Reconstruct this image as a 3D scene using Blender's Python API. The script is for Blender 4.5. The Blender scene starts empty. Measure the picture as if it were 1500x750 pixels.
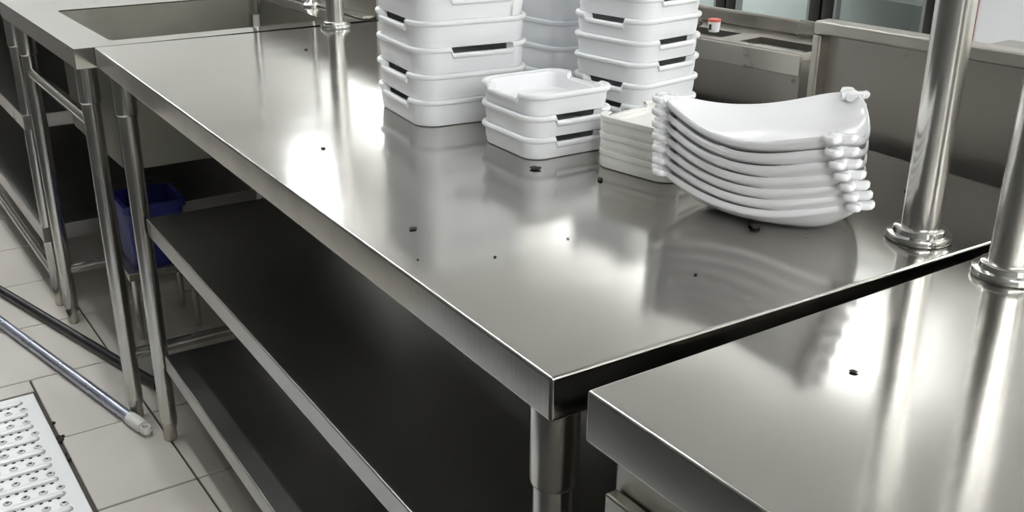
import bpy, bmesh, math, random
from mathutils import Vector, Matrix, noise
random.seed(7)
S = bpy.context.scene
COL = S.collection
PI = math.pi

# ---------------------------------------------------------------- camera
cam_d = bpy.data.cameras.new('camera'); cam_d.sensor_width = 36.0; cam_d.lens = 36.354
cam_d.clip_start = 0.02
cam = bpy.data.objects.new('camera', cam_d); COL.objects.link(cam)
r_ = (0.843255, -0.53749, 0.005048); u_ = (0.197163, 0.318033, 0.927352); f_ = (0.500048, 0.780999, -0.374156)
M = Matrix(((r_[0], u_[0], -f_[0], -0.36408), (r_[1], u_[1], -f_[1], -0.51709), (r_[2], u_[2], -f_[2], 1.14629), (0, 0, 0, 1)))
cam.matrix_world = M
S.camera = cam

# ---------------------------------------------------------------- world, lights, exposure
w = bpy.data.worlds.new('world'); S.world = w; w.use_nodes = True
w.node_tree.nodes['Background'].inputs[0].default_value = (0.9, 0.95, 1.0, 1)
w.node_tree.nodes['Background'].inputs[1].default_value = 0.3
S.view_settings.view_transform = 'Standard'; S.view_settings.look = 'None'
S.view_settings.gamma = 1.0; S.view_settings.use_curve_mapping = False
S.view_settings.exposure = 0.7
LAMP_POWER = 80.0          # emission of the batten lamp tubes
UP_POWER = 46.0            # added trough lamps that brighten the ceiling
ROUND_POWER = 17.0         # the round lamp at the far end

# ---------------------------------------------------------------- materials
def mat(name, col, rough=.5, metal=0.0, var=0.0, vscale=8.0, rvar=0.0, stretch=(1, 1, 1), bump=0.0, bscale=200.0, spec=.5,
        col2=None, spots=0.0, emit=0.0, coat=0.0):
    m = bpy.data.materials.new(name); m.use_nodes = True
    nt = m.node_tree; b = nt.nodes['Principled BSDF']
    b.inputs['Base Color'].default_value = (*col, 1); b.inputs['Roughness'].default_value = rough
    b.inputs['Metallic'].default_value = metal; b.inputs['Specular IOR Level'].default_value = spec
    if coat: b.inputs['Coat Weight'].default_value = coat; b.inputs['Coat Roughness'].default_value = .06
    if emit:
        b.inputs['Emission Color'].default_value = (*col, 1); b.inputs['Emission Strength'].default_value = emit
    tc = nt.nodes.new('ShaderNodeTexCoord'); mp = nt.nodes.new('ShaderNodeMapping'); mp.inputs['Scale'].default_value = stretch
    nt.links.new(tc.outputs['Object'], mp.inputs['Vector'])
    if var or rvar or spots:
        n = nt.nodes.new('ShaderNodeTexNoise'); n.inputs['Scale'].default_value = vscale; n.inputs['Detail'].default_value = 5
        nt.links.new(mp.outputs[0], n.inputs['Vector'])
        if var:
            rp = nt.nodes.new('ShaderNodeValToRGB'); c2 = col2 or tuple(c * (1 - var) for c in col)
            rp.color_ramp.elements[0].position = .3; rp.color_ramp.elements[1].position = .7
            rp.color_ramp.elements[0].color = (*c2, 1); rp.color_ramp.elements[1].color = (*col, 1)
            nt.links.new(n.outputs['Fac'], rp.inputs[0]); last = rp.outputs[0]
            if spots:
                v = nt.nodes.new('ShaderNodeTexNoise'); v.inputs['Scale'].default_value = 60; v.inputs['Detail'].default_value = 1
                nt.links.new(tc.outputs['Object'], v.inputs['Vector'])
                r2 = nt.nodes.new('ShaderNodeValToRGB'); r2.color_ramp.elements[0].position = .74; r2.color_ramp.elements[1].position = .79
                r2.color_ramp.elements[0].color = (0, 0, 0, 1); r2.color_ramp.elements[1].color = (spots, spots, spots, 1)
                nt.links.new(v.outputs['Fac'], r2.inputs[0])
                mx = nt.nodes.new('ShaderNodeMix'); mx.data_type = 'RGBA'
                nt.links.new(r2.outputs[0], mx.inputs['Factor']); nt.links.new(last, mx.inputs['A'])
                mx.inputs['B'].default_value = (*[c * .3 for c in col], 1); last = mx.outputs['Result']
            nt.links.new(last, b.inputs['Base Color'])
        if rvar:
            mr = nt.nodes.new('ShaderNodeMapRange'); mr.inputs['To Min'].default_value = max(.03, rough - rvar); mr.inputs['To Max'].default_value = rough + rvar
            mr.inputs['From Min'].default_value = .3; mr.inputs['From Max'].default_value = .7
            nt.links.new(n.outputs['Fac'], mr.inputs[0]); nt.links.new(mr.outputs[0], b.inputs['Roughness'])
    if bump:
        bn = nt.nodes.new('ShaderNodeTexNoise'); bn.inputs['Scale'].default_value = bscale; bn.inputs['Detail'].default_value = 3
        nt.links.new(mp.outputs[0], bn.inputs['Vector'])
        bp = nt.nodes.new('ShaderNodeBump'); bp.inputs['Strength'].default_value = bump; bp.inputs['Distance'].default_value = .001
        nt.links.new(bn.outputs['Fac'], bp.inputs['Height']); nt.links.new(bp.outputs[0], b.inputs['Normal'])
    return m

STEEL_TOP = mat('steel_worktop', (.54, .527, .50), .13, 1, var=.08, vscale=5, rvar=.03)
STEEL_SHELF = mat('steel_shelf', (.50, .495, .48), .3, 1, var=.06, vscale=4, rvar=.03)
STEEL_TUBE = mat('steel_tube', (.66, .645, .615), .24, 1, var=.08, vscale=9, rvar=.04, stretch=(6, 6, .4))
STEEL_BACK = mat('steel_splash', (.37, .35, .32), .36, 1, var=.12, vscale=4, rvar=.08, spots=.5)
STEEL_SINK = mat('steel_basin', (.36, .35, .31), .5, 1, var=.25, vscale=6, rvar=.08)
STEEL_RIM = mat('steel_rim', (.50, .475, .43), .30, 1, var=.1, vscale=5, rvar=.05)
STEEL_BAR = mat('steel_front', (.56, .54, .49), .3, 1, var=.06, vscale=5, rvar=.04)
GRATE = mat('grate_steel', (.68, .69, .69), .45, .3, var=.06, vscale=20, rvar=.05)
WHITE = mat('white_melamine', (.87, .88, .89), .32, 0, var=.015, vscale=6, spec=.5)
CREAM = mat('cream_melamine', (.86, .85, .81), .35, 0, var=.015, vscale=6)
GREYBOX = mat('pale_grey_plastic', (.68, .70, .73), .4, 0, var=.02, vscale=6)
PORC = mat('white_glaze', (.80, .80, .805), .12, 0, var=.012, vscale=5, spec=.55)
CRUMB = mat('burnt_crumb', (.022, .019, .016), .7, 0, var=.4, vscale=300)
PALECRUMB = mat('pale_crumb', (.6, .55, .45), .7, 0, var=.3, vscale=300)
TILE = mat('floor_tile', (.52, .49, .44), .42, 0, var=.12, vscale=3.5, rvar=.08, bump=.08, bscale=60)
GROUT = mat('dark_grout', (.065, .055, .045), .85, 0, var=.4, vscale=30)
DARK = mat('hole_shade_and_mark', (.012, .012, .011), .8, 0, var=.3, vscale=20)
WALL = mat('wall_paint', (.74, .74, .72), .5, 0, var=.04, vscale=1.5)
WALLD = mat('dark_left_wall', (.10, .10, .095), .5, .2, var=.2, vscale=1.5)
CEIL = mat('ceiling_panel', (.80, .80, .79), .6, 0, var=.03, vscale=1.5)
BLUE = mat('blue_crate_plastic', (.022, .03, .20), .4, 0, var=.15, vscale=10)
POLE = mat('pale_pole_metal', (.52, .55, .66), .28, .85, var=.1, vscale=10, rvar=.06)
CAPW = mat('white_pole_cap', (.72, .71, .67), .45, 0, var=.08, vscale=30)
BLACK = mat('black_plastic', (.012, .012, .013), .35, 0, var=.3, vscale=20)
FRIDGE_IN = mat('fridge_liner', (.74, .77, .75), .45, 0, var=.08, vscale=5)
FRIDGE_SH = mat('fridge_shelf', (.66, .69, .68), .4, 0, var=.12, vscale=20)
GREYFR = mat('grey_door_frame', (.30, .32, .31), .35, .4, var=.1, vscale=9)
APPL = mat('white_enamel', (.80, .82, .84), .35, 0, var=.03, vscale=3)
RED = mat('red_trim', (.62, .12, .09), .4, 0, var=.15, vscale=20)
SCOUR = mat('scourer', (.14, .145, .11), .9, 0, var=.5, vscale=60, bump=.6, bscale=150)
CHROME = mat('chrome', (.72, .71, .69), .1, 1, var=.05, vscale=12)
LAMP = mat('lamp_diffuser', (.97, .99, 1.0), .5, 0, var=0, emit=LAMP_POWER)
FRIDGE_FILL = mat('fridge_fill_strip', (.92, .98, 1.0), .5, 0, var=0, emit=4.5)
LAMPU = mat('fill_uplight_tube', (.97, .99, 1.0), .5, 0, var=0, emit=UP_POWER)
LAMPR = mat('round_lamp_diffuser', (.97, .99, 1.0), .5, 0, var=0, emit=ROUND_POWER)
LFRAME = mat('lamp_frame', (.75, .75, .75), .4, 0, var=.05, vscale=10)
RUBBER = mat('black_rubber_foot', (.03, .03, .03), .6, 0, var=.2, vscale=30)
# brushed micro-relief on the sheet steel
for m_, st in ((STEEL_TOP, (3, 90, 3)), (STEEL_SHELF, (3, 90, 3))):
    nt = m_.node_tree; b = nt.nodes['Principled BSDF']
    tc = nt.nodes.new('ShaderNodeTexCoord'); mp = nt.nodes.new('ShaderNodeMapping'); mp.inputs['Scale'].default_value = st
    nt.links.new(tc.outputs['Object'], mp.inputs['Vector'])
    n = nt.nodes.new('ShaderNodeTexNoise'); n.inputs['Scale'].default_value = 2.2; n.inputs['Detail'].default_value = 4
    n2 = nt.nodes.new('ShaderNodeTexNoise'); n2.inputs['Scale'].default_value = 5.0; n2.inputs['Detail'].default_value = 2
    nt.links.new(mp.outputs[0], n.inputs['Vector']); nt.links.new(tc.outputs['Object'], n2.inputs['Vector'])
    b1 = nt.nodes.new('ShaderNodeBump'); b1.inputs['Strength'].default_value = .008; b1.inputs['Distance'].default_value = .002
    b2 = nt.nodes.new('ShaderNodeBump'); b2.inputs['Strength'].default_value = .03; b2.inputs['Distance'].default_value = .02
    nt.links.new(n.outputs['Fac'], b1.inputs['Height']); nt.links.new(n2.outputs['Fac'], b2.inputs['Height'])
    nt.links.new(b1.outputs[0], b2.inputs['Normal']); nt.links.new((b2 if m_ is STEEL_TOP else b1).outputs[0], b.inputs['Normal'])
GLASS = bpy.data.materials.new('door_glass'); GLASS.use_nodes = True
nt = GLASS.node_tree; nt.nodes.remove(nt.nodes['Principled BSDF'])
tr = nt.nodes.new('ShaderNodeBsdfTransparent'); tr.inputs[0].default_value = (.94, .955, .95, 1)
gl = nt.nodes.new('ShaderNodeBsdfGlossy'); gl.inputs['Roughness'].default_value = .03
lw_ = nt.nodes.new('ShaderNodeLayerWeight'); lw_.inputs['Blend'].default_value = .5
pw_ = nt.nodes.new('ShaderNodeMath'); pw_.operation = 'POWER'; pw_.inputs[1].default_value = 4.0
nt.links.new(lw_.outputs['Facing'], pw_.inputs[0])
fr = nt.nodes.new('ShaderNodeMapRange'); fr.inputs['To Min'].default_value = .03; fr.inputs['To Max'].default_value = .7
nt.links.new(pw_.outputs[0], fr.inputs[0]); mxs = nt.nodes.new('ShaderNodeMixShader')
nt.links.new(fr.outputs[0], mxs.inputs[0]); nt.links.new(tr.outputs[0], mxs.inputs[1]); nt.links.new(gl.outputs[0], mxs.inputs[2])
nt.links.new(mxs.outputs[0], nt.nodes['Material Output'].inputs[0])

# ---------------------------------------------------------------- helpers
def link(name, bm, m, parent=None, smooth=35, loc=None, rz=0.0):
    bmesh.ops.recalc_face_normals(bm, faces=bm.faces)
    me = bpy.data.meshes.new(name); bm.to_mesh(me); bm.free()
    if smooth:
        me.shade_smooth(); me.set_sharp_from_angle(angle=math.radians(smooth))
    me.materials.append(m)
    o = bpy.data.objects.new(name, me); COL.objects.link(o)
    if parent: o.parent = parent
    if loc is not None: o.location = loc
    o.rotation_euler.z = rz
    return o
def weighted(o):
    o.data.shade_smooth(); m_ = o.modifiers.new('weighted_normal', 'WEIGHTED_NORMAL'); m_.keep_sharp = False; m_.weight = 100
    return o
def empty(name, loc, rz=0.0):
    o = bpy.data.objects.new(name, None); COL.objects.link(o); o.location = loc; o.rotation_euler.z = rz; o.empty_display_size = .05
    return o
def tag(o, label=None, cat=None, group=None, kind=None):
    if label: o['label'] = label
    if cat: o['category'] = cat
    if group: o['group'] = group
    if kind: o['kind'] = kind
    return o
def box(bm, x0, x1, y0, y1, z0, z1, bev=0.0, seg=2, mtx=None):
    vs = [bm.verts.new((x, y, z)) for x in (x0, x1) for y in (y0, y1) for z in (z0, z1)]
    fs = [bm.faces.new([vs[i] for i in q]) for q in ((0, 1, 3, 2), (4, 6, 7, 5), (0, 4, 5, 1), (2, 3, 7, 6), (0, 2, 6, 4), (1, 5, 7, 3))]
    if mtx is not None: bmesh.ops.transform(bm, matrix=mtx, verts=vs)
    if bev:
        es = list({e for f in fs for e in f.edges})
        bmesh.ops.bevel(bm, geom=es, offset=bev, segments=seg, profile=.5, affect='EDGES')
def ring(bm, c, ax, r, n):
    ax = Vector(ax).normalized(); t = Vector((0, 0, 1)) if abs(ax.z) < .9 else Vector((1, 0, 0))
    a = ax.cross(t).normalized(); b = ax.cross(a)
    return [bm.verts.new(Vector(c) + r * (math.cos(2 * PI * k / n) * a + math.sin(2 * PI * k / n) * b)) for k in range(n)]
def loft(bm, rings, cap0=True, cap1=True):
    n = len(rings[0])
    for A, B in zip(rings, rings[1:]):
        for k in range(n): bm.faces.new((A[k], A[(k + 1) % n], B[(k + 1) % n], B[k]))
    if cap0: bm.faces.new(rings[0])
    if cap1: bm.faces.new(list(reversed(rings[-1])))
def tube(bm, p0, p1, r, n=20, r1=None):
    p0 = Vector(p0); p1 = Vector(p1); ax = p1 - p0
    loft(bm, [ring(bm, p0, ax, r, n), ring(bm, p1, ax, r if r1 is None else r1, n)])
def lathe(bm, c, prof, n=24):
    # prof: (radius, z) list bottom to top
    loft(bm, [[bm.verts.new((c[0] + r * math.cos(2 * PI * k / n), c[1] + r * math.sin(2 * PI * k / n), c[2] + z)) for k in range(n)] for r, z in prof])
def pipe(bm, pts, r, n=14):
    pts = [Vector(p) for p in pts]; rings = []
    up = Vector((0, 1, 0))
    for i, p in enumerate(pts):
        d = (pts[min(i + 1, len(pts) - 1)] - pts[max(i - 1, 0)]).normalized()
        a = d.cross(up).normalized(); b = d.cross(a)
        rings.append([bm.verts.new(p + r * (math.cos(2 * PI * k / n) * a + math.sin(2 * PI * k / n) * b)) for k in range(n)])
    loft(bm, rings)
def NB(): return bmesh.new()
def copy_tree(o, parent=None):
    c = o.copy(); COL.objects.link(c)
    if parent: c.parent = parent
    for ch in list(o.children): copy_tree(ch, c)
    return c

# ---------------------------------------------------------------- room shell
X0, X1, Y0, Y1, ZC = -.8, 3.6, -3.2, 8.4, 2.75
def shell(name, *b, m=WALL):
    bm = NB(); box(bm, *b); return tag(link(name, bm, m, smooth=0), kind='structure')
shell('wall_left', X0 - .1, X0, Y0, Y1, 0, ZC, m=WALLD)  # unseen wall, set close and dark to darken the steel reflections
shell('wall_right', X1, X1 + .1, Y0, Y1, 0, ZC)
shell('wall_back', X0, X1, Y1, Y1 + .1, 0, ZC)
shell('wall_front', X0, X1, Y0 - .1, Y0, 0, ZC)
shell('ceiling', X0, X1, Y0, Y1, ZC, ZC + .1, m=CEIL)
# floor: dark bedding with raised tiles near the camera, plain tiling further off
TA = math.radians(1.8)
TROT = Matrix.Rotation(TA, 4, 'Z')
bm = NB(); box(bm, X0, X1, Y0, Y1, -.1, -.004)
floor = tag(link('floor', bm, GROUT, smooth=0), kind='structure')
P = .297; U0 = .0757; V0 = 1.228; GU = -.1155; GV = 1.757   # grate corner in tile axes
def tile_obj(u0, u1, v0, v1):
    bm = NB(); j = .0022; h = random.uniform(-.0004, .0004)
    box(bm, u0 + j, u1 - j, v0 + j, v1 - j, -.02, h, bev=.0012, seg=1, mtx=TROT)
    link('tile', bm, TILE, floor, smooth=30)
for i in range(-3, 5):
    for k in range(-2, 10):
        u0 = U0 + i * P; v0 = V0 + k * P; u1 = u0 + P; v1 = v0 + P
        if u0 < GU + .02 and v0 < GV - .01:
            if v1 > GV + .012: tile_obj(u0, min(u1, 99), GV + .004, v1) if u1 <= GU else None
            if u1 > GU + .02:
                if v1 > GV + .02:
                    tile_obj(GU + .004, u1, v0, v1); tile_obj(u0, GU + .004, GV + .004, v1)
                else: tile_obj(GU + .004, u1, v0, v1)
            continue
        tile_obj(u0, u1, v0, v1)
# the rest of the floor as one tiled field around the individually laid patch
bm = NB()
ua, ub, va, vb = U0 - 3 * P, U0 + 5 * P, V0 - 2 * P, V0 + 10 * P
def cell(x0, x1, y0, y1):
    box(bm, x0 + .0022, x1 - .0022, y0 + .0022, y1 - .0022, -.02, 0)
for i in range(-9, 12):
    for k in range(-14, 25):
        if -3 <= i < 5 and -2 <= k < 10: continue
        u0 = U0 + i * P; v0 = V0 + k * P
        c = TROT @ Vector((u0 + P / 2, v0 + P / 2, 0))
        if X0 < c.x - P / 1.8 and c.x + P / 1.8 < X1 and Y0 < c.y - P / 1.8 and c.y + P / 1.8 < Y1 and not (u0 < GU and v0 < GV and i >= -3): cell(u0, u0 + P, v0, v0 + P)
bmesh.ops.transform(bm, matrix=TROT, verts=bm.verts)
tag(link('floor_tiling', bm, TILE, floor, smooth=0), kind='stuff')

# unseen batten lamps, hung below the ceiling so they brighten it too
def batten(x, y, label, z=2.5):
    t = empty('batten_light', (x, y, z)); tag(t, label, 'lamp', 'suspended tube lamps over the kitchen')
    bm = NB(); box(bm, -.035, .035, -.62, .62, .03, .075, bev=.006); link('housing', bm, LFRAME, t)
    bm = NB(); tube(bm, (0, -.6, 0), (0, .6, 0), .02, 16); link('tube', bm, LAMP, t)
    for yy in (-.45, .45):
        bm = NB(); tube(bm, (0, yy, .075), (0, yy, ZC - z), .006, 10); link('rod', bm, LFRAME, t)
    for yy in (-.61, .61):
        bm = NB(); box(bm, -.02, .02, yy - .008, yy + .008, -.022, .03); link('lamp_holder', bm, LFRAME, t, smooth=0)
for x, y, lab, z in ((-.55, -1.7, 'low behind the camera as added frontal fill', 1.95), (-.15, -2.45, 'near the front wall as added fill, left one', 1.95), (-.25, 1.75, 'over the aisle beside the main table', 2.5), (.45, -2.45, 'near the front wall as added fill, middle one', 1.95), (1.1, -2.3, 'near the front wall as added fill, right one', 1.95),  # the low ones are added fill for the upright box faces
                  (-.12, 3.3, 'over the aisle beside the sink table', 2.5), (-.25, 5.6, 'over the far end of the aisle', 2.5), (.15, 6.9, 'close to the back wall', 2.5), (2.9, -.9, 'beside the white appliance', 2.5)):
    batten(x, y, f'unseen white suspended tube lamp hanging {lab}', z)
def uplight(cx, cy, L, alongx, label):  # added fill: lights the ceiling that the worktops mirror
    t = empty('fill_uplight', (cx, cy, 2.3), math.radians(-90) if alongx else 0); tag(t, label, 'lamp', 'added trough lamps brightening the ceiling')
    bm = NB(); box(bm, -.16, .0, -L / 2, L / 2, 0, .012); box(bm, -.16, -.148, -L / 2, L / 2, .012, .11); box(bm, -.148, 0, -L / 2, -L / 2 + .012, .012, .14); box(bm, -.148, 0, L / 2 - .012, L / 2, .012, .14); link('trough', bm, LFRAME, t, smooth=0)
    bm = NB(); tube(bm, (-.08, -L / 2 + .05, .05), (-.08, L / 2 - .05, .05), .02, 14); link('tube', bm, LAMPU, t)
for k in range(4): uplight(X1, 2.75 + 1.6 * k, 1.5, False, f'white trough uplight added on the right wall to brighten the ceiling, {["nearest the camera", "second along", "third along", "farthest from the camera"][k]}')
t = empty('globe_lamp', (1.84, 5.16, ZC)); tag(t, 'round globe lamp whose glare shines back from the worktop', 'lamp')
bm = NB(); lathe(bm, (0, 0, -.28), [(.006, .105), (.006, .27), (.03, .272), (.03, .28)], 16); link('stem', bm, LFRAME, t)
bm = NB(); lathe(bm, (0, 0, -.28), [(.11 * math.sin(PI * k / 12) + .002, -.11 * math.cos(PI * k / 12)) for k in range(13)], 28); link('globe', bm, LAMPR, t)

# ---------------------------------------------------------------- tables
def sleeve_leg(parent, x, y, top, r=.0165, rs=.0195, zsl=.679, mt=STEEL_TUBE):
    bm = NB(); lathe(bm, (x, y, 0), [(r, .045), (r, zsl + .004)], 24)
    leg = link('leg', bm, mt, parent)
    bm = NB(); lathe(bm, (x, y, 0), [(r + .0004, zsl), (rs - .001, zsl + .0015), (rs, zsl + .005), (rs, top)], 24)
    link('sleeve', bm, mt, leg)
    bm = NB(); lathe(bm, (x, y, 0), [(.011, 0), (.0135, .004), (.0135, .028), (.0155, .034), (.0155, .045)], 20)
    link('foot', bm, STEEL_BAR, leg)
    return leg
def worktop(parent, x0, x1, y0, y1, z=.8, h=.036, m=STEEL_TOP):
    bm = NB(); box(bm, x0, x1, y0, y1, z - h, z, bev=.0028, seg=4)
    return weighted(link('worktop', bm, m, parent, smooth=0))

T = .8
# main table (three levels)
mt = empty('work_table', (0, 0, 0))
tag(mt, 'long stainless steel work table with two open undershelves carrying the white boxes and plates', 'table')
worktop(mt, 0, .652, 0, 1.4283)
for x in (.034, .618):
    for y in (.042, 1.398): sleeve_leg(mt, x, y, .764)
for z, h, nm in ((.487, .034, 'shelf'), (.2005, .036, 'shelf')):
    bm = NB(); box(bm, .0375, .615, .022, 1.376, z - h, z, bev=.0024, seg=4)
    weighted(link(nm, bm, STEEL_SHELF, mt, smooth=0))
bm = NB(); box(bm, .06, .59, .04, 1.384, .745, .764); link('under_frame', bm, STEEL_BAR, mt, smooth=0)

# right-hand table, slightly turned
rt = empty('work_table', (.0115, -.025, 0), math.radians(1.2))
tag(rt, 'stainless steel work table in the near right corner with bare top and square apron', 'table')
worktop(rt, 0, .68, -1.35, 0, h=.041)
for x in (.16, .64):
    for y in (-.045, -1.3): sleeve_leg(rt, x, y, .759)
# drawer cabinet below it
dc = empty('drawer_cabinet', (.02, -.035, 0), math.radians(1.2))
tag(dc, 'stainless steel drawer cabinet tucked beneath the near right work table', 'cabinet')
bm = NB(); box(bm, .012, .12, -1.1, 0, .08, .745, bev=.003); link('body', bm, STEEL_BAR, dc, smooth=0)
for k in range(2):
    y1 = -.004 - k * .53
    bm = NB(); box(bm, 0, .011, y1 - .52, y1, .10, .722, bev=.002); d = link('drawer', bm, STEEL_BAR, dc, smooth=0)
    bm = NB(); pipe(bm, [(0.002, y1 - .16, .60), (-.02, y1 - .16, .60), (-.02, y1 - .36, .60), (.002, y1 - .36, .60)], .005); link('handle', bm, CHROME, d)

# sink table on the far left, turned by two degrees
SA = math.radians(2.0)
st = empty('sink_table', (-.034, 1.429, 0), SA)
tag(st, 'stainless steel sink table with square basin and tube legs beyond the main table', 'sink')
def rrect(cx, cy, hx, hy, r, n=6):
    p = []
    for i, (sx, sy) in enumerate(((1, 1), (-1, 1), (-1, -1), (1, -1))):
        for k in range(n + 1):
            a = PI / 2 * (i + k / n); p.append((cx + sx * (hx - r) + r * math.cos(a), cy + sy * (hy - r) + r * math.sin(a)))
    return p
SX, SY = .60, .70      # worktop size
bx, by, hx, hy = .291, .262, .216, .212   # basin centre and half size
bm = NB(); inner = rrect(bx, by, hx, hy, .012, 6)
iv = [bm.verts.new((x, y, .8)) for x, y in inner]
cor = [(SX, SY), (0, SY), (0, 0), (SX, 0)]
ov = [bm.verts.new((x, y, .8)) for x, y in cor]; lv = [bm.verts.new((x, y, .764)) for x, y in cor]
for i in range(4):
    for k in range(6): bm.faces.new((ov[i], iv[i * 7 + k], iv[i * 7 + k + 1]))
    bm.faces.new((ov[i], iv[i * 7 + 6], iv[((i + 1) % 4) * 7], ov[(i + 1) % 4]))
    bm.faces.new((ov[i], ov[(i + 1) % 4], lv[(i + 1) % 4], lv[i]))
iv2 = [bm.verts.new((x, y, .7975)) for x, y in inner]
for k in range(28): bm.faces.new((iv[k], iv[(k + 1) % 28], iv2[(k + 1) % 28], iv2[k]))
for i in range(4):
    for k in range(6): bm.faces.new((lv[i], iv2[i * 7 + k + 1], iv2[i * 7 + k]))
    bm.faces.new((lv[i], lv[(i + 1) % 4], iv2[((i + 1) % 4) * 7], iv2[i * 7 + 6]))
link('worktop', bm, STEEL_TOP, st, smooth=30)
bm = NB()
def rl(off, z, r): return [bm.verts.new((x, y, z)) for x, y in rrect(bx, by, hx - off, hy - off, r)]
rings = [rl(-.006, .763, .014), rl(-.006, .54, .03), rl(0, .545, .03)]
rings = [rl(-.004, .7972, .014), rl(-.004, .553, .03), rl(.02, .545, .03), rl(.02, .548, .03), rl(.002, .556, .03), rl(.0002, .7972, .012)]
loft(bm, rings, cap0=False, cap1=False)
bm.faces.new(rings[2]); bm.faces.new(rings[3])
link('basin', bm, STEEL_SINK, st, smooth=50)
bm = NB(); box(bm, SX - .004, SX + .012, 0, SY, .72, .95, bev=.003); link('backsplash', bm, STEEL_BACK, st, smooth=0)
bm = NB(); box(bm, SX - .03, SX - .005, .01, SY, .801, .806, bev=.001); link('rear_ledge', bm, STEEL_RIM, st, smooth=0)
for x in (.036, SX - .04):
    for y in (.098, .655): sleeve_leg(st, x, y, .764)
for x in (.036, SX - .04):
    bm = NB(); tube(bm, (x, .11, .64), (x, .65, .64), .012); link('side_rail', bm, STEEL_TUBE, st)
for y in (.098, .655):
    bm = NB(); tube(bm, (.04, y, .145), (SX - .04, y, .145), .0125); link('cross_rail', bm, STEEL_TUBE, st)

# tap on the sink table ledge
fa = empty('sink_tap', (.520, 1.69, .8)); tag(fa, 'slender chrome tap with round base standing behind the square basin', 'tap')
bm = NB(); lathe(bm, (0, 0, 0), [(.022, 0), (.022, .004), (.014, .010), (.011, .018), (.0065, .022)], 20); link('base', bm, CHROME, fa)
bm = NB()
pts = [(0, 0, .015), (0, 0, .25)] + [(-.0635 + .0635 * math.cos(a), 0.0038 * a, 0.25 + .0635 * math.sin(a)) for a in [PI * k / 10 for k in range(1, 11)]] + [(-.127, .012, .10)]
pipe(bm, pts, .006); link('spout', bm, CHROME, fa)
bm = NB(); lathe(bm, (-.127, .012, 0), [(.0125, -.008), (.0125, .03), (.008, .034), (.008, .105)], 16); nz = link('nozzle', bm, CHROME, fa)
bm = NB(); lathe(bm, (-.127, .012, 0), [(.0062, -.085), (.0072, -.083), (.0072, -.007)], 16); tag(link('outlet_tube', bm, CAPW, nz), 'pale outlet tube hanging into the basin')

# storage table further left
tt = empty('storage_table', (-.055, 2.165, 0), SA)
tag(tt, 'steel table with two undershelves on the far left beyond the sink', 'table')
worktop(tt, 0, .62, 0, 1.5)
for x in (.03, .585):
    for y in (.05, 1.45): sleeve_leg(tt, x, y, .764)
for z, h in ((.515, .036), (.225, .042)):
    bm = NB(); box(bm, .012, .60, .03, 1.47, z - h, z, bev=.0016); link('shelf', bm, STEEL_SHELF, tt, smooth=0)
bm = NB(); box(bm, .605, .612, .03, 1.47, .1, .76); link('back_light_block', bm, STEEL_BACK, tt, smooth=0)  # added sheet, blocks light from behind the shelves
bm = NB(); box(bm, .012, .60, 1.475, 1.482, .1, .76); link('end_light_block', bm, STEEL_BACK, tt, smooth=0)  # added sheet, keeps the bright far room out of the shelf reflections
bm = NB(); tube(bm, (.03, .05, .08), (.03, 1.45, .08), .011); link('side_rail', bm, STEEL_TUBE, tt)

# blue crate below the sink
rk = empty('floor_rack', (.172, 1.965, 0)); tag(rk, 'low steel rack under the sink carrying the blue crate', 'rack')
bm = NB(); box(bm, -.085, .085, -.085, .085, .160, .180, bev=.002); link('deck', bm, STEEL_BAR, rk, smooth=0)
for sx in (-1, 1):
    for sy in (-1, 1):
        bm = NB(); tube(bm, (sx * .07, sy * .07, 0), (sx * .07, sy * .07, .16), .008, 12); link('leg', bm, STEEL_TUBE, rk)
bc = empty('blue_crate', (.172, 1.965, .1804)); tag(bc, 'dark blue plastic crate under the sink behind the table legs', 'crate')
bm = NB(); hh = (.068, .072)
def bl(e, z, r=.014): return [bm.verts.new((x, y, z)) for x, y in rrect(0, 0, hh[0] + e, hh[1] + e, r)]
loft(bm, [bl(-.006, 0), bl(0, .158), bl(-.004, .158), bl(-.010, .004)]); link('body', bm, BLUE, bc)
bm = NB(); loft(bm, [bl(0.0002, .142), bl(.006, .143), bl(.006, .160), bl(-.004, .160), bl(-.004, .158)], False, False); link('rim', bm, BLUE, bc)

# ---------------------------------------------------------------- overshelf posts
def post(parent, x, y, r=.0172, z1=1.56):
    bm = NB(); lathe(bm, (x, y, .8), [(r, .006), (r, z1 - .8)], 32); p = link('post', bm, STEEL_TUBE, parent)
    bm = NB(); lathe(bm, (x, y, .8), [(.029, 0.0002), (.030, .0015), (.030, .0055), (.029, .007), (.0245, .0075), (.0235, .012), (.022, .0132), (r + .0005, .0135)], 36)
    link('flange', bm, CHROME, p)
ov = empty('overshelf', (.45, .72, .8)); tag(ov, 'overhead shelf on round steel posts bolted to the long main table', 'shelf')
ov.location = (0, 0, 0)
for x, y in ((.447, .042), (.451, 1.404)): post(ov, x, y)
bm = NB(); box(bm, .33, .57, .0, 1.45, 1.56, 1.59, bev=.002); link('shelf_board', bm, STEEL_SHELF, ov, smooth=0)
ov2 = empty('overshelf', (0, 0, 0)); tag(ov2, 'overhead shelf on round steel post bolted to the near right table', 'shelf')
for x, y in ((.437, -.056), (.45, -1.3)): post(ov2, x, y)
bm = NB(); box(bm, .33, .57, -1.36, -.015, 1.56, 1.59, bev=.002); link('shelf_board', bm, STEEL_SHELF, ov2, smooth=0)

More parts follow.
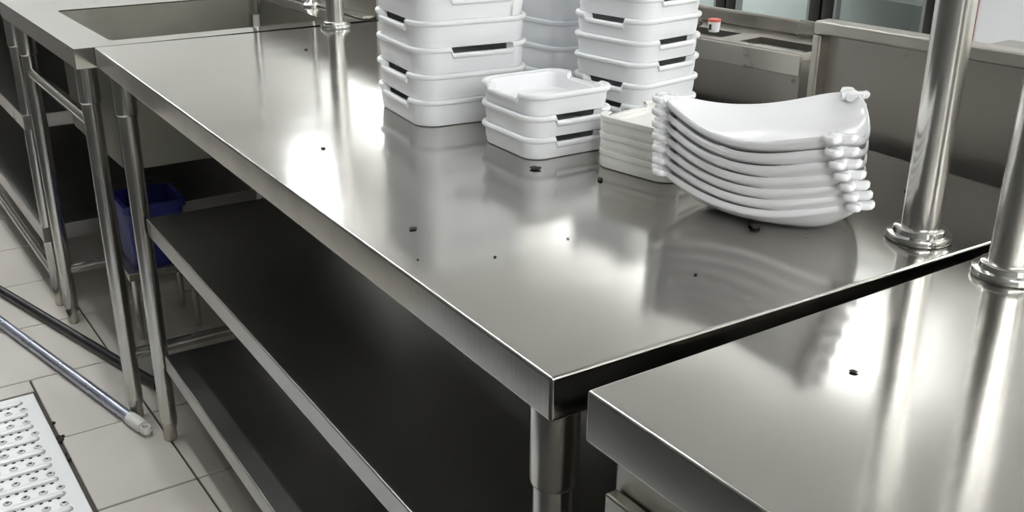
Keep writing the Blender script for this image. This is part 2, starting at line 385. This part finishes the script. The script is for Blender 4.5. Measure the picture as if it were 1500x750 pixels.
# ---------------------------------------------------------------- units behind the main table
ru = empty('splash_counter', (.664, .388, 0), math.radians(5.0))
tag(ru, 'steel counter behind the plates with tall framed splash panel', 'counter')
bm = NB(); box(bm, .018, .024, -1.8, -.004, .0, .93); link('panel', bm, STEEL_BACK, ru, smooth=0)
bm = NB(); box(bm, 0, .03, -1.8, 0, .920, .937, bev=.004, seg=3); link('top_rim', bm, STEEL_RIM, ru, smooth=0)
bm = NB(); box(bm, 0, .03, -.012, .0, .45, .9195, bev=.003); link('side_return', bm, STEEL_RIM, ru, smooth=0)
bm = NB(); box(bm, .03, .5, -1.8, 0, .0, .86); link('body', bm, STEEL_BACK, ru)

su = empty('double_sink', (.703, .436, 0), math.radians(8.8))
tag(su, 'steel double sink unit behind the box stacks with two narrow bowls', 'sink')
W_ = .325; D_ = .13
bm = NB()
# top with two openings: strips around them
ys = [(0.0, .005), (.115, .135), (.32, .345), (.60, W_)]
ZT = .882
holes = [(.005, .115), (.150, .31)]
xa, xb = .016, .068
segs = []; prev = 0.0
for a, b in holes:
    segs.append((prev, a)); prev = b
segs.append((prev, W_))
def slab(x0, x1, y0, y1): box(bm, x0, x1, y0, y1, ZT - .01, ZT)
slab(0, xa, 0, W_); slab(xb, D_, 0, W_)
for a, b in segs: slab(xa, xb, a, b)
link('rim', bm, STEEL_RIM, su, smooth=0)
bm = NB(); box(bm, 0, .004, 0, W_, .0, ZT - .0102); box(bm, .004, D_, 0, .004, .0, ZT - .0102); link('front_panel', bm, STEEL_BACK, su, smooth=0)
bm = NB(); box(bm, -.003, .0, 0, W_, ZT - .030, ZT - .002, bev=.001); link('front_roll', bm, STEEL_RIM, su, smooth=0)
bm = NB(); box(bm, D_ - .01, D_, 0, W_, ZT + .0005, ZT + .022, bev=.003); link('upstand', bm, STEEL_RIM, su, smooth=0)
for a, b in holes:
    bm = NB()
    box(bm, xa, xb, a, b, .70, .704); box(bm, xa - .002, xa, a, b, .70, ZT - .011); box(bm, xb, xb + .002, a, b, .70, ZT - .011)
    box(bm, xa, xb, a - .002, a, .70, ZT - .011); box(bm, xa, xb, b, b + .002, .70, ZT - .011)
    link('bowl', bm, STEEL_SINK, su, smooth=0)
for y in (.03, W_ - .03):
    bm = NB(); tube(bm, (.06, y, 0), (.06, y, .70), .018); link('leg', bm, STEEL_TUBE, su)
bk = empty('light_block_cabinet', (.69, .82, 0)); tag(bk, 'plain steel cabinet added to keep the space under the main table and sink dark', 'cabinet')  # added backing that closes off light behind the under-table spaces
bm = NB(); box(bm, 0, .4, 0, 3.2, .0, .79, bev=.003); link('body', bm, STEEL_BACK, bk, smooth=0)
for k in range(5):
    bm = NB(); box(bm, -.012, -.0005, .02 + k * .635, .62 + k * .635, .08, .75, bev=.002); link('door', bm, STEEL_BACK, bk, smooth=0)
# cup and scourer on it
cu = empty('small_cup', (.722, .627, ZT)); tag(cu, 'small white cup with red top and dark mark on sink rim', 'cup')
bm = NB(); lathe(bm, (0, 0, 0), [(.0075, 0.0003), (.008, .002), (.0095, .0155)], 20); link('body', bm, WHITE, cu)
bm = NB(); lathe(bm, (0, 0, 0), [(.0098, .0155), (.0098, .0185), (.007, .0195)], 20); link('lid', bm, RED, cu)
bm = NB(); box(bm, -.0102, -.0085, -.0035, .0005, .004, .012); link('mark', bm, DARK, cu)
bm = NB(); bmesh.ops.create_icosphere(bm, subdivisions=3, radius=1)
for v in bm.verts:
    n_ = 1 + .35 * noise.noise(v.co * 2.2); v.co = Vector((v.co.x * .014 * n_, v.co.y * .024 * n_, (v.co.z * .009 * n_ + .0095)))
    v.co.z = max(v.co.z, 0.0004)
sc = link('scourer', bm, SCOUR, loc=(.712, .672, ZT)); tag(sc, 'grey green scouring pad lying on the sink rim by small cup', 'scourer')

# fridges far behind
def fridge(y0, y1, label, shelfz, stock):
    x = 2.9; t = empty('display_fridge', (x, (y0 + y1) / 2, 0)); h = (y1 - y0) / 2; tag(t, label, 'fridge', 'glass door fridges along the right wall')
    bm = NB(); box(bm, .05, .55, -h, -h + .03, .0, 1.95); box(bm, .05, .55, h - .03, h, 0, 1.95); box(bm, .52, .55, -h + .03, h - .03, 0, 1.95)
    box(bm, .05, .52, -h + .03, h - .03, 0, .18); box(bm, .05, .52, -h + .03, h - .03, 1.9, 1.95); link('body', bm, FRIDGE_IN, t, smooth=0)
    d = NB(); f = .055
    box(d, 0, .048, -h, -h + f, .12, 1.93, bev=.004); box(d, 0, .048, h - f, h, .12, 1.93, bev=.004)
    box(d, 0, .048, -h + f, h - f, .12, .20); box(d, 0, .048, -h + f, h - f, 1.86, 1.93)
    fr_ = link('door_frame', d, BLACK, t)
    bm = NB(); box(bm, .004, .03, -h + f + .0005, -h + f + .014, .2, 1.86); box(bm, .004, .03, h - f - .014, h - f - .0005, .2, 1.86); link('inner_trim', bm, GREYFR, fr_, smooth=0)
    bm = NB(); box(bm, .032, .038, -h + f, h - f, .2, 1.86); link('pane', bm, GLASS, fr_, smooth=0)
    bm = NB(); box(bm, .07, .085 if stock and len(stock) > 2 else .13, -h + .032, -h + .045, .22, 1.86); link('interior_fill', bm, FRIDGE_FILL, t, smooth=0)  # added glowing strip behind the door frame, brightens the fridge inside
    for z in shelfz:
        bm = NB(); box(bm, .16, .50, -h + .032, h - .032, z, z + .022); link('shelf', bm, FRIDGE_SH, t, smooth=0)
    for (yy, ww, zz, hh_) in stock:
        bm = NB(); box(bm, .12, .30, yy - ww, yy + ww, zz, zz + hh_, bev=.006); tag(link('stock_box', bm, FRIDGE_SH, t), 'pale box on a fridge shelf')
    return t
fridge(1.80, 2.325, 'glass door fridge with white shelf, directly above the splash panel', (.572, 1.4), ((.02, .03, .205, .22), (-.05, .05, .205, .20), (0.02, .12, .595, .12), (-.13, .06, .595, .1)))
fridge(2.335, 2.86, 'glass door fridge seen above the double sink, left of the other', (1.5,), ((.0, .09, .205, .15),))
fridge(2.87, 3.395, 'glass door fridge mostly hidden behind the right box stack', (1.5,), ())
wa = empty('white_appliance', (2.2, 1.19, 0)); tag(wa, 'white enamel appliance with red edge strip behind the right steel post', 'appliance')
bm = NB(); box(bm, 0, .5, -.75, -.003, .05, 1.5, bev=.008); link('body', bm, APPL, wa, smooth=0)
bm = NB(); box(bm, -.008, .02, -.002, .03, .05, 1.5, bev=.003); link('edge_strip', bm, RED, wa)
for a in (.03, .45):
    for b in (-.7, -.05):
        bm = NB(); box(bm, a, a + .04, b - .02, b + .02, 0, .05); link('foot', bm, RUBBER, wa, smooth=0)

# ---------------------------------------------------------------- white boxes
def box_mesh(s, H, depth, rc, width=.56, taper=.0055, bead=.003, faces='x', wall=.002, floor_z=.003, off=0.0):
    h = s / 2; pts = []
    def side(kind):
        out = []
        if kind:
            L = s * width / 2
            for p, n in ((-L, 0), (-L + .0010, .10), (-L + .0032, .90), (-L + .0045, 1), (0, 1), (L - .0045, 1), (L - .0032, .90), (L - .0010, .10), (L, 0)): out.append((p + off, n))
        else:
            for k in range(1, 6): out.append(((-1 + k / 3) * (h - rc) * .9, 0))
        return out
    # walk round: +x face (y up), +y face (x down), -x, -y
    for i in range(4):
        onx = i % 2 == 0
        c, s_ = [(1, 0), (0, 1), (-1, 0), (0, -1)][i]
        for p, n in side((faces == 'x') == onx and faces):
            pts.append(((c, s_), p, n, None))
        for k in range(9): pts.append((None, None, 0, (i, PI / 2 * (i + k / 8))))
    bm = NB()
    def loop(ins, z, drop=True):
        L = []
        for d, p, n, cor in pts:
            if cor is None:
                q = p * (h - ins) / h
                x = d[0] * (h - ins) - d[1] * q; y = d[1] * (h - ins) + d[0] * q
            else:
                i, a = cor; sx, sy = ((1, 1), (-1, 1), (-1, -1), (1, -1))[i]
                r = max(rc - ins * .6, .002); x = sx * (h - ins - r) + r * math.cos(a); y = sy * (h - ins - r) + r * math.sin(a)
            L.append(bm.verts.new((x, y, z - (n * depth if drop else 0))))
        return L
    b = bead
    prof = [(taper + .0025, 0, 0), (taper + .0008, .0006, 0), (taper, .0022, 0), (b + (taper - b) * .45, H * .4, 0), (b + .0006, H - .0072, 1), (b * .35, H - .0062, 1), (0, H - .0045, 1), (0, H - .0020, 1), (b * .25, H - .0005, 1),
            (b * .6, H, 1), (b + wall - .0005, H, 1), (b + wall, H - .0008, 1), (b + wall + .0004, H - .0014, 1), (taper + .0045, H - .0017, 1), (taper + .0052, H - .0036, 1), (taper + .0065, floor_z + .003, 0), (taper + .0095, floor_z, 0)]
    loops = [loop(i, z, d) for i, z, d in prof]
    loft(bm, loops)
    return bm
def place_stack(name, cat, cx, cy, yaw, pitch, turns, mx, my, m, labels, group, z0=.8, jit=0.0):
    base = {}
    for k, (trn, lab) in enumerate(zip(turns, labels)):
        key = trn
        if key not in base:
            o = link(name, (mx if trn == 'x' else my)(), m, smooth=38); base[key] = o
        else:
            o = base[key].copy(); COL.objects.link(o)
        o.location = (cx + random.uniform(-jit, jit), cy + random.uniform(-jit, jit), z0 + .0004 + k * pitch); o.rotation_euler.z = yaw + random.uniform(-jit, jit) * 6
        tag(o, lab, cat, group)
ORD = ['bottom', 'second from the bottom', 'third from the bottom', 'fourth from the bottom', 'fifth from the bottom', 'sixth from the bottom', 'seventh from the bottom']
# 'x' = handle slots on the faces turned to the left aisle, 'y' = slots on the faces turned to the right
mk = lambda s, H, d, f, **k: (lambda: box_mesh(s, H, d, s * .19, faces=f, **k))
place_stack('square_box', 'box', .3174, .7041, -.085, .0334, 'xxyxyx', mk(.1672, .0334 + .0015, .0082, 'x'), mk(.1672, .0334 + .0015, .0082, 'y', off=.010), WHITE,
            [f'white square handled box, {o} in the tall left stack' for o in ORD], 'white boxes in the left stack', jit=.0006)
place_stack('square_box', 'box', .3299, .4939, .002, .0253, 'yyx', mk(.1248, .0253 + .0015, .0070, 'x'), mk(.1248, .0253 + .0015, .0070, 'y', off=.007), WHITE,
            ['white square box at the bottom of the low stack of three', 'white square box in the middle of the low stack of three', 'open white square box on top of the low stack of three'], 'white boxes in the low middle stack', jit=.0003)
place_stack('square_box', 'box', .5222, .5608, .158, .0272, 'xxyyxyx', mk(.1320, .0272 + .0015, .0072, 'x'), mk(.1320, .0272 + .0015, .0072, 'y', off=.006), WHITE,
            [f'white square handled box, {o} in the right stack behind the plates' for o in ORD], 'white boxes in the right stack', jit=.0006)
place_stack('shallow_tray', 'tray', .3914, .351, .2068, .0194, 'yyy', None, mk(.1101, .0194 + .0012, .006, 'y', width=.72, taper=.0006, bead=.0003, wall=.007, floor_z=.008), CREAM,
            ['cream shallow square tray, lowest of three beside the plates', 'cream shallow square tray, middle of three beside the plates', 'cream shallow square tray, topmost of three beside the plates'], 'cream trays beside the plates')
place_stack('deep_box', 'box', .530, .742, .10, .036, 'xxxxx', mk(.128, .036 + .0012, .0, 'x', bead=.0014, taper=.003), None, GREYBOX,
            [f'pale grey plain box, {o} in the shadowed stack between the tall stacks' for o in ORD], 'plain grey boxes in the hindmost stack')

# ---------------------------------------------------------------- plates
def tri_outline():
    A = [(.123 * math.cos(a), .123 * math.sin(a)) for a in (0, PI * 2 / 3, PI * 4 / 3)]
    P_ = []
    for i in range(3):
        a = Vector(A[i]).to_3d(); b = Vector(A[(i + 1) % 3]).to_3d()
        nrm = Vector(((b - a).y, -(b - a).x, 0)).normalized()
        for k in range(14):
            t_ = k / 14; P_.append(a.lerp(b, t_) + nrm * (.017 * 4 * t_ * (1 - t_)))
    for _ in range(4):      # smooth the corners round
        P_ = [(P_[i - 1] + 2 * P_[i] + P_[(i + 1) % len(P_)]) / 4 for i in range(len(P_))]
    Q = []
    for i in range(len(P_)):
        a, b, c, d = P_[i - 1], P_[i], P_[(i + 1) % len(P_)], P_[(i + 2) % len(P_)]
        Q += [b, (-a + 9 * b + 9 * c - d) / 16]
    return Q, [Vector(a).to_3d() for a in A]
OUT, CORN = tri_outline()
HC = (.018, .021, .016)      # how high each corner is turned up
def rim_h(p):
    z = .015
    for c, h_ in zip(CORN, HC):
        z += h_ * math.exp(-((p - c).length / .062) ** 2)
    return z
def plate_mesh():
    bm = NB(); n = len(OUT); R = [rim_h(p) for p in OUT]
    def lp(t_, dz, out=0.0):
        L = []
        for p, h_ in zip(OUT, R):
            s_ = max(0, (t_ - .48) / .52); z = h_ * (s_ ** 1.7) + dz
            q = p * t_ + p.normalized() * out
            L.append(bm.verts.new((q.x, q.y, z)))
        return L
    th = .0048
    loops = [lp(.30, 0), lp(.42, 0), lp(.485, -.0), lp(.6, 0), lp(.75, 0), lp(.87, 0), lp(.95, 0), lp(.985, -.0003), lp(1.0, .0004, .0008), lp(1.0, .0022, .0016), lp(1.0, .0044, .0016), lp(1.0, .0064, .0006), lp(.992, .0072), lp(.975, .0066), lp(.95, .0056),
             lp(.87, th), lp(.75, th), lp(.6, th), lp(.48, th), lp(.2, th)]
    loft(bm, loops)
    return bm
def knot_mesh(i):
    bm = NB(); c = CORN[i]; rad = c.normalized(); tan = Vector((-rad.y, rad.x, 0))
    ctr = c - rad * .013; zc = rim_h(min(OUT, key=lambda p: (p - c).length)) + .0042
    for sgn in (-1, 1):
        d = (rad * math.cos(math.radians(48)) + tan * sgn * math.sin(math.radians(48))).normalized()
        sd = Vector((-d.y, d.x, 0)); ln = .0175; rings = []
        for k in range(13):
            s_ = -.55 + 1.55 * k / 12
            wv = .0072 * (1 - max(0, (abs(s_) - .8) / .2) ** 2 * .5)
            hv = .0037 * (1 - max(0, (abs(s_) - .85) / .15) ** 2 * .5)
            p = ctr + d * (s_ * ln); zz = zc + .10 * (p - ctr).dot(rad) + .0005 * math.cos(s_ * PI * 2) + sgn * .0001
            rings.append([bm.verts.new(p + sd * wv * math.copysign(abs(math.cos(a)) ** .6, math.cos(a)) + Vector((0, 0, zz + hv * math.copysign(abs(math.sin(a)) ** .6, math.sin(a))))) for a in [2 * PI * q / 12 for q in range(12)]])
        loft(bm, rings)
    rings = []; ln = .0135
    for k in range(11):
        s_ = -1 + 2 * k / 10; q_ = 1 - abs(s_) ** 3 * .5
        p = ctr + rad * .0035 + tan * (s_ * ln); zz = zc + .0004 + .0008 * math.cos(s_ * PI * 2)
        rings.append([bm.verts.new(p + rad * .0055 * q_ * math.cos(a) + Vector((0, 0, zz + .0037 * q_ * math.sin(a)))) for a in [2 * PI * q / 12 for q in range(12)]])
    loft(bm, rings)
    return bm
def make_plate():
    o = link('triangular_plate', plate_mesh(), PORC, smooth=50)
    for i in range(3): link('corner_knot', knot_mesh(i), PORC, o, smooth=50)
    return o
plate0 = make_plate()
PL = ['lowest white triangular plate of the stack, resting on the worktop', 'white triangular plate, second from the bottom of the plate stack', 'white triangular plate, third from the bottom of the plate stack', 'white triangular plate in the middle of the stack of seven',
      'white triangular plate, third from the top of the plate stack', 'white triangular plate, second from the top of the plate stack', 'topmost white triangular plate, its glossy hollow face open to view']
for k in range(7):
    o = plate0 if k == 0 else copy_tree(plate0)
    tw = math.radians((17.5, 14.6, 11.6, 8.4, 5.6, 3.6, 2.4)[k]); ya = math.radians(124.5) + tw
    apex = Vector((.295 - .0004 * k, .2485, 0)) - Matrix.Rotation(ya, 3, 'Z') @ Vector((.123, 0, 0))
    o.location = (apex.x, apex.y, .8006 + .0123 * k); o.rotation_euler = (0, 0, ya)
    tag(o, PL[k], 'plate', 'triangular plates in one stack')

# ---------------------------------------------------------------- crumbs on the steel
def crumb(x, y, sz, label, m=CRUMB, el=1.5):
    bm = NB(); bmesh.ops.create_icosphere(bm, subdivisions=2, radius=1); off = Vector((random.random() * 9, random.random() * 9, 0)); a = random.random() * PI
    for v in bm.verts:
        n_ = 1 + .55 * noise.noise(v.co * 1.7 + off)
        p = Vector((v.co.x * sz * el * n_, v.co.y * sz * n_, 0)); p.rotate(Matrix.Rotation(a, 3, 'Z'))
        v.co = Vector((p.x, p.y, max(0, v.co.z * n_ * .45 + .3) * sz))
    tag(link('crumb', bm, m, loc=(x, y, .8003)), label, 'crumb', 'crumbs on the steel tops')
crumb(.262, .413, .0042, 'burnt crumb just in front of the low box stack')
crumb(.300, .342, .0034, 'burnt crumb left of the cream trays')
crumb(.055, .313, .0028, 'black crumb near front edge of the main table, below the lamp glare')
crumb(.091, .615, .0024, 'black speck just above the bright lamp glare')
crumb(.312, 1.215, .0026, 'black speck far back near the distant steel post')
crumb(.084, .211, .0012, 'tiny speck alone in the middle of the main tabletop')
crumb(.166, .214, .0011, 'tiny speck left of the plate stack')
crumb(.209, .086, .0012, 'tiny speck in front of the plate stack, right half of tabletop')
crumb(.338, .146, .0052, 'large burnt scrap wedged under the plate stack')
crumb(.555, .140, .0022, 'dark speck between the plates and near right post')
crumb(.361, .100, .0011, 'pale speck in front of lowest plate', PALECRUMB)
crumb(.023, .242, .0009, 'faint speck closest to front edge of the main table')
crumb(.185, -.105, .0020, 'black speck alone on the near right table')

# ---------------------------------------------------------------- poles on the floor
def floor_pole(name, p0, p1, r, m, label):
    t = empty(name, (p0[0], p0[1], 0)); tag(t, label, 'pole')
    a = Vector((0, 0, r + .0006)); b = Vector((p1[0] - p0[0], p1[1] - p0[1], r + .0006)); return t, a, b, (b - a).normalized()
t, a, b, d = floor_pole('mop_handle', (-.0045, 1.440), (-.335, 2.78), .0122, POLE, 'pale grey metal mop handle with white end cap lying on the tiles')
bm = NB(); tube(bm, a + d * .045, b, .0122, 20); link('tube', bm, POLE, t)
bm = NB(); side = d.cross(Vector((0, 0, 1)))
loft(bm, [ring(bm, a + d * s_, d, r, 20) for s_, r in ((.068, .0126), (.066, .0142), (.024, .0142), (.018, .0128), (.012, .0122))])
link('end_cap', bm, CAPW, t)
bm = NB()   # flattened hanging eye at the tip
n = 20; c0 = a + d * .002
R = []
for rr, hz in ((.0125, -.007), (.0145, -.003), (.0145, .003), (.0125, .007), (.0075, .007), (.0065, .0), (.0075, -.007)):
    R.append([bm.verts.new(c0 + d * rr * math.cos(2 * PI * k / n) + side * (rr * .85) * math.sin(2 * PI * k / n) + Vector((0, 0, hz))) for k in range(n)])
R.append(R[0]); loft(bm, R, False, False); tag(link('hanging_eye', bm, CAPW, t), 'grey-white eye with a round hole')
t, a, b, d = floor_pole('black_pole', (.064, 1.625), (-.34, 3.02), .0115, BLACK, 'thin black pole lying on the tiles behind the mop handle')
bm = NB(); tube(bm, a, b, .0115, 20); tb = link('tube', bm, BLACK, t)
bm = NB(); tube(bm, a - d * .012, a + d * .02, .0125, 20); link('end_cap', bm, RUBBER, t)

# ---------------------------------------------------------------- drain grate
GA = TROT @ Vector((GU, GV, 0))
dg = empty('drain_grate', (GA.x, GA.y, 0), TA); tag(dg, 'pale stamped steel drain cover with ribs and holes set in the tiles', 'grate')
bm = NB(); box(bm, -.62, -.002, -1.30, -.002, -.012, .0, bev=.0015); link('plate', bm, GRATE, dg, smooth=0)
nr = 22
def capsule_ridge(bm, x0, x1, y, r, hgt, n=8):
    L = []
    for k in range(n + 1):
        f = k / n; a = PI * f
        L.append((r * math.cos(a), hgt * math.sin(a)))
    stations = [(x0, 1.0), (x1 - r, 1.0)] + [(x1 - r + r * math.sin(q), math.cos(q)) for q in (PI / 8, PI / 4, PI * 3 / 8, PI * .47)]
    rows = [[bm.verts.new((x, y + p * sc_, .0001 + q * max(sc_, .15) ** .7)) for p, q in L] for x, sc_ in stations]
    for A, B in zip(rows, rows[1:]):
        for k in range(n): bm.faces.new((A[k], A[k + 1], B[k + 1], B[k]))
    bm.faces.new(rows[-1])
rib = None; RP = .0575
for k in range(nr):
    y = -.036 - k * RP
    if rib is None:
        bm = NB(); capsule_ridge(bm, -.58, -.030, 0, .0085, .0055); rib = link('rib', bm, GRATE, dg, smooth=60); o = rib
    else:
        o = rib.copy(); COL.objects.link(o)
    o.location = (0, y, 0)
bm = NB(); bh = NB()
for k in range(nr):
    y = -.036 - k * RP
    for q in range(18):
        x = -.034 - q * .031 - (k % 2) * .006
        # raised dimple; a dark disc paints the shade of its hole
        for RR in ([(.0084, .0001), (.0066, .0022), (.0048, .003), (.0041, .0026), (.0038, .0004)],):
            rings = [[bm.verts.new((x + r * math.cos(2 * PI * j / 12), y - .0335 + r * math.sin(2 * PI * j / 12), z)) for j in range(12)] for r, z in RR]
            loft(bm, rings, False, False)
        rings = [[bh.verts.new((x + .0038 * math.cos(2 * PI * j / 10), y - .0335 + .0038 * math.sin(2 * PI * j / 10), z)) for j in range(10)] for z in (.0002, .0009)]
        loft(bh, rings, False, True)
        # dark discs painting the shade of slot holes at the rib foot
        for xs in (-.045 - q * .031 + .012, -.045 - q * .031 - .0035):
          rings = [[bh.verts.new((xs - .012 + .0036 * math.cos(2 * PI * j / 10), y - .0112 + .0026 * math.sin(2 * PI * j / 10), z)) for j in range(10)] for z in (.0001, .0006)]
          loft(bh, rings, False, True)
tag(link('dimples', bm, GRATE, dg, smooth=60), kind='stuff')
tag(link('hole_shade_discs', bh, DARK, dg), kind='stuff')
# dirt caught at the joint beside the grate
bm = NB()
for q in range(14):
    px, py = (random.uniform(-.006, .006), random.uniform(-.012, .012)) if q < 9 else (random.uniform(-.004, .002), random.uniform(-.12, .1))
    bmesh.ops.create_icosphere(bm, subdivisions=1, radius=random.uniform(.002, .005), matrix=Matrix.Translation((px, py, .001)))
g = TROT @ Vector((GU + .006, 1.522, 0))
tag(link('dirt', bm, CRUMB, loc=(g.x, g.y, .0)), 'dark dirt caught in the joint beside the drain cover', 'dirt')
